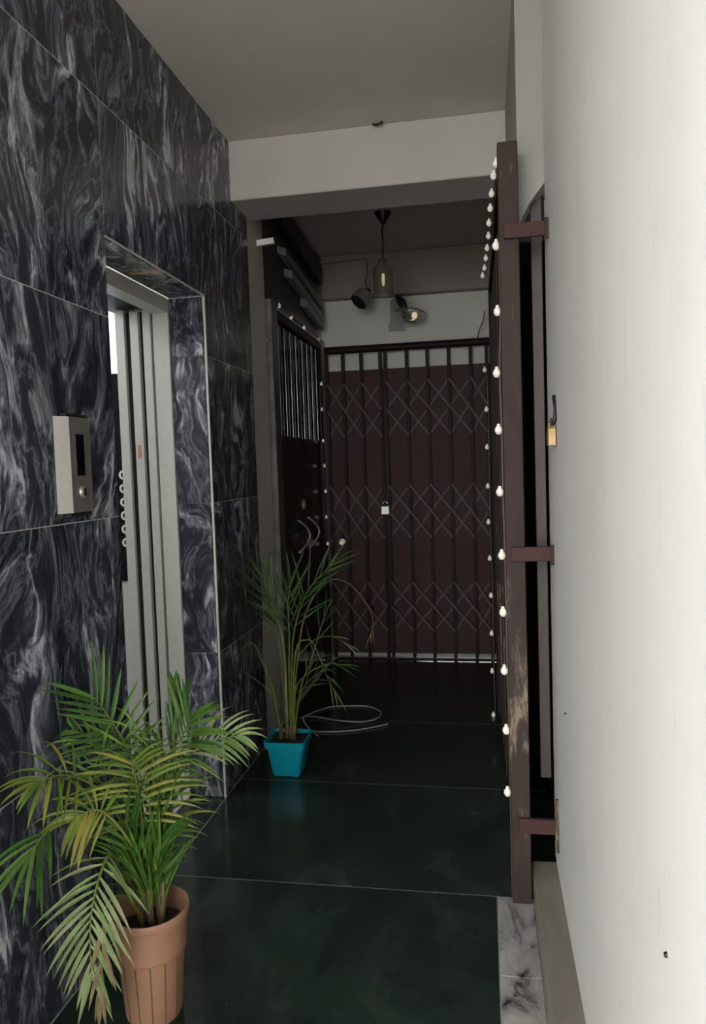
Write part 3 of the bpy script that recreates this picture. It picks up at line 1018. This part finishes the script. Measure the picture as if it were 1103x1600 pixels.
for k, (dx, dy) in enumerate(((-.012, 0), (.012, .006), (.0, -.014), (.024, -.008), (-.026, -.012))):
    q = base + Vector((dx, dy, 0))
    build(MB().tube([q, q + Vector((dx * .2, dy * .2, .04)), q + Vector((dx * .5, dy * .5, .08)), q + Vector((dx * .8 - .004, dy * .8, .15))], [.011, .010, .008, .003], 8), 'stem', 'stem_brown', palm, True)


def A(px, py, dy): return at(px, py, Y0 + dy)


B0 = base + Vector((0, 0, .06))
BL = base + Vector((-.03, -.01, .03))
# frond list: waypoints are px estimates with a depth offset from the pot's own distance
frond(palm, [B0, A(226, 1290, .02), A(207, 1190, .03), A(181, 1137, .02), A(150, 1092, 0)], .55, 17, .15, .016, (70, 25), .18, 'leaf_green', rng=rng, env=lambda u: .8 + .2 * u)
frond(palm, [B0, A(236, 1290, .05), A(255, 1200, .08), A(285, 1150, .10), A(298, 1120, .10)], .5, 20, .15, .015, (58, 22), .35, 'leaf_green', rng=rng)
frond(palm, [B0, A(248, 1280, .04), A(280, 1200, .07), A(325, 1160, .09), A(372, 1150, .09)], .48, 20, .12, .013, (50, 22), .75, 'leaf_pale', rng=rng, stalk='leaf_stalk')
frond(palm, [B0, A(215, 1300, -.03), A(165, 1240, -.09), A(105, 1211, -.20), A(58, 1224, -.28)], .68, 15, .125, .014, (75, 15), 1.0, 'leaf_yellow', rng=rng)
frond(palm, [B0, A(210, 1330, -.06), A(180, 1285, -.11), A(150, 1265, -.14), A(120, 1278, -.17)], .62, 18, .125, .014, (85, 20), 1.0, 'leaf_yellow', rng=rng)
frond(palm, [BL, A(195, 1378, -.06), A(172, 1336, -.13), A(150, 1390, -.20), A(141, 1450, -.23), A(143, 1530, -.24)], .42, 30, .145, .013, (68, 20), .55, 'leaf_pale', rng=rng, toward=.85, lift=0, env=lambda u: .75 + .3 * math.sin(math.pi * min(1, u + .12)))
frond(palm, [B0, A(214, 1330, -.03), A(150, 1290, -.10), A(85, 1290, -.22), A(48, 1335, -.30)], .80, 10, .17, .015, (40, 8), .75, 'leaf_green', rng=rng)
frond(palm, [B0, A(222, 1300, .02), A(200, 1215, .05), A(160, 1165, .05), A(115, 1140, .04)], .5, 20, .12, .013, (62, 25), .35, 'leaf_green', rng=rng)
frond(palm, [B0, A(226, 1330, -.04), A(218, 1250, -.06), A(206, 1192, -.08)], .5, 22, .17, .014, (85, 45), .7, 'leaf_yellow', rng=rng)
frond(palm, [B0, A(238, 1320, 0), A(248, 1240, -.01), A(258, 1185, -.02)], .35, 22, .15, .013, (60, 35), .6, 'leaf_green', rng=rng)
# young upright spears close to the stems
frond(palm, [B0, A(230, 1360, -.02), A(228, 1300, -.03)], .05, 20, .20, .012, (18, 14), .12, 'leaf_green', rng=rng, env=lambda u: 1)
frond(palm, [B0, A(240, 1350, -.03), A(252, 1310, -.04)], .10, 16, .15, .011, (24, 22), .25, 'leaf_green', rng=rng, env=lambda u: 1)
frond(palm, [B0, A(218, 1360, -.05), A(196, 1300, -.08)], .10, 18, .17, .012, (28, 22), .35, 'leaf_green', rng=rng, env=lambda u: 1)
frond(palm, [B0, A(252, 1340, .02), A(268, 1270, .04), A(272, 1225, .05)], .35, 14, .12, .011, (60, 30), .8, 'leaf_yellow', rng=rng)
frond(palm, [B0, A(245, 1385, 0), A(258, 1345, .02), A(275, 1310, .03)], .30, 10, .085, .007, (45, 35), .7, 'leaf_dark', rng=rng)
frond(palm, [BL, A(192, 1400, -.10), A(165, 1420, -.20), A(160, 1500, -.23), A(158, 1560, -.23)], .55, 8, .10, .014, (18, 8), .6, 'leaf_dry', rng=rng)
frond(palm, [B0, A(240, 1300, .06), A(270, 1180, .12), A(278, 1130, .13), A(275, 1090, .13)], .72, 9, .10, .026, (22, 6), .05, 'leaf_green', rng=rng)

# thin young blades that crowd the middle of the clump, too fine to tell apart
yb_ = MB()
for k in range(150):
    a = rng.uniform(0, 2 * math.pi); r = rng.uniform(.0, .035)
    p0 = base + Vector((r * math.cos(a), r * math.sin(a), rng.uniform(.05, .16)))
    d = Vector((math.cos(a) * rng.uniform(.1, .5) - .05, math.sin(a) * rng.uniform(.1, .5) - .05, 1))
    leaflet(yb_, p0, d, Vector((.2, -1, .3)), rng.uniform(.10, .27), rng.uniform(.005, .010), rng.uniform(.1, .9))
for k in range(90):
    u = rng.random()
    p0 = A(rng.uniform(140, 290), rng.uniform(1140, 1260), rng.uniform(-.02, .10))
    d = Vector((rng.uniform(-1, 1), rng.uniform(-.6, .3), rng.uniform(-.2, .9)))
    leaflet(yb_, p0, d, Vector((.2, -1, .3)), rng.uniform(.07, .16), rng.uniform(.004, .008), rng.uniform(.3, 1.0))
build(yb_, 'young_blades', 'leaf_blades', palm, kind='stuff')

# ---- small palm in a teal square pot
c0 = Vector((-.955, 3.395, 0))
palm2 = thing('potted_palm', c0, 'slender young palm in a small square teal pot', 'potted plant', 'potted palms')


def square_ring(h, z, r):
    """rounded square outline, half side h"""
    out = []
    for k, (sx, sy) in enumerate(((1, 1), (-1, 1), (-1, -1), (1, -1))):
        for m in range(4):
            a = math.pi / 2 * (k + m / 3)
            out.append(c0 + Vector((sx * (h - r) + r * math.cos(a), sy * (h - r) + r * math.sin(a), z)))
    return out


rings = [square_ring(.002, .004, .001), square_ring(.064, .004, .014), square_ring(.068, .010, .016), square_ring(.088, .142, .02), square_ring(.097, .143, .022), square_ring(.1005, .176, .022),
         square_ring(.094, .177, .02), square_ring(.088, .150, .02), square_ring(.002, .150, .001)]
v = [p for r in rings for p in r]
n = 16
f = [(i * n + k, i * n + (k + 1) % n, (i + 1) * n + (k + 1) % n, (i + 1) * n + k) for i in range(len(rings) - 1) for k in range(n)]
pot2 = build(MB().add(v, f), 'pot', 'teal_plastic', palm2, 'auto')
for sx in (-1, 1):
    for sy in (-1, 1):
        bx('foot', c0.x + sx * .045 - .012, c0.x + sx * .045 + .012, c0.y + sy * .045 - .012, c0.y + sy * .045 + .012, 0, .0045, 'teal_plastic', pot2)
v = []
for i in range(9):
    for k in range(9):
        v.append(c0 + Vector((-.086 + .0215 * i, -.086 + .0215 * k, .160 + rng.uniform(-.003, .006))))
build(MB().add(v, [(i * 9 + k, (i + 1) * 9 + k, (i + 1) * 9 + k + 1, i * 9 + k + 1) for i in range(8) for k in range(8)]), 'soil', 'soil', palm2)
Y0 = c0.y
b1 = [c0 + Vector((dx, dy, .16)) for dx, dy in ((-.035, 0), (-.008, .01), (.015, 0), (.03, -.01))]
for k, q in enumerate(b1):
    build(MB().tube([q, q + Vector((0, 0, .04)), q + Vector((.002, 0, .075))], [.012, .011, .008], 8), 'stem', 'stem_brown', palm2, True)
rng = random.Random(5)
frond(palm2, [b1[0], A(428, 1080, .01), A(408, 1030, 0), A(395, 1005, -.01), A(372, 1012, -.02)], .75, 5, .16, .007, (40, 15), .6, 'leaf_dark', r0=.007, rng=rng)
frond(palm2, [b1[0], A(432, 1105, 0), A(425, 1085, -.01), A(400, 1062, -.03), A(372, 1047, -.04)], .9, 2, .10, .006, (10, 8), .3, 'leaf_pale', r0=.006, rng=rng)
frond(palm2, [b1[1], A(446, 1050, .02), A(440, 990, .02), A(424, 940, .01), A(412, 905, 0)], .55, 16, .20, .012, (28, 12), .25, 'leaf_dark', r0=.009, rng=rng)
frond(palm2, [b1[2], A(456, 1050, .03), A(460, 985, .04), A(480, 925, .05), A(520, 880, .06)], .50, 20, .22, .011, (42, 12), .15, 'leaf_dark', r0=.008, rng=rng)
frond(palm2, [b1[2], A(452, 1060, .01), A(452, 990, 0), A(450, 940, 0), A(455, 905, 0)], .5, 14, .22, .010, (30, 14), .1, 'leaf_dark', r0=.007, rng=rng)
frond(palm2, [b1[2], A(464, 1040, 0), A(475, 1015, -.01), A(495, 998, -.02), A(520, 995, -.03), A(545, 1008, -.03)], .8, 3, .10, .007, (20, 8), .4, 'leaf_pale', r0=.005, rng=rng)
frond(palm2, [b1[3], A(462, 1080, 0), A(478, 1055, -.02), A(510, 1038, -.04), A(540, 1040, -.04)], .6, 6, .12, .007, (40, 10), .4, 'leaf_dark', r0=.006, rng=rng)
frond(palm2, [b1[3], A(470, 1075, .02), A(485, 1035, .03), A(500, 985, .04), A(508, 960, .04)], .4, 8, .14, .008, (35, 12), .3, 'leaf_dark', r0=.006, rng=rng)
frond(palm2, [b1[3], A(468, 1090, -.02), A(482, 1065, -.03), A(500, 1050, -.04)], .35, 7, .16, .008, (40, 12), .5, 'leaf_dark', r0=.006, rng=rng)
frond(palm2, [b1[2], A(462, 1020, .02), A(480, 1000, 0), A(492, 1010, -.02), A(510, 1055, -.03), A(522, 1080, -.03)], .8, 4, .14, .009, (25, 10), .4, 'leaf_dark', r0=.005, rng=rng)
frond(palm2, [b1[2], A(470, 990, .05), A(495, 925, .08), A(525, 905, .1), A(560, 925, .12), A(582, 965, .12), A(580, 990, .12)], .93, 3, .09, .006, (15, 8), .4, 'leaf_dry', r0=.005, rng=rng, stalk='leaf_dry')
frond(palm2, [b1[1], A(438, 1020, .03), A(428, 975, .03), A(420, 960, .03)], .4, 9, .16, .009, (30, 14), .2, 'leaf_dark', r0=.006, rng=rng)
build(MB().tube([b1[1] + Vector((.005, -.01, .03)), A(447, 1090, -.01), A(446, 1050, -.01)], [.009, .008, .005], 8), 'sheath', 'leaf_pale', palm2, True)

# ---- loose cable on the floor behind the small palm
Zf = .007


def fl(px, py, z=Zf):
    d = F_ * FPX + RR * (px - W / 2) - UU * (py - H / 2)
    return CAMP + d * ((z - HC) / d.z)


cab = smoothpath([fl(462, 1138), fl(500, 1143), fl(545, 1142), fl(585, 1136), fl(606, 1131)], 6)
build(MB().tube(cab, .0042, 8), 'floor_cable', 'cable_grey', label='straight grey cable end lying on the dark floor by the teal pot', cat='cable', group='grey cable on the floor', smooth=True)
cab = smoothpath([fl(470, 1122), fl(490, 1113), fl(515, 1105), fl(545, 1103), fl(575, 1104), fl(594, 1112), fl(590, 1122, .012), fl(565, 1128), fl(530, 1126, .02), fl(500, 1121), fl(480, 1119, .02), fl(474, 1123, .03), fl(480, 1135, .02), fl(497, 1150)], 6)
build(MB().tube(cab, .0042, 8), 'floor_cable', 'cable_grey', label='grey cable lying in an oval loop on the dark floor', cat='cable', group='grey cable on the floor', smooth=True)
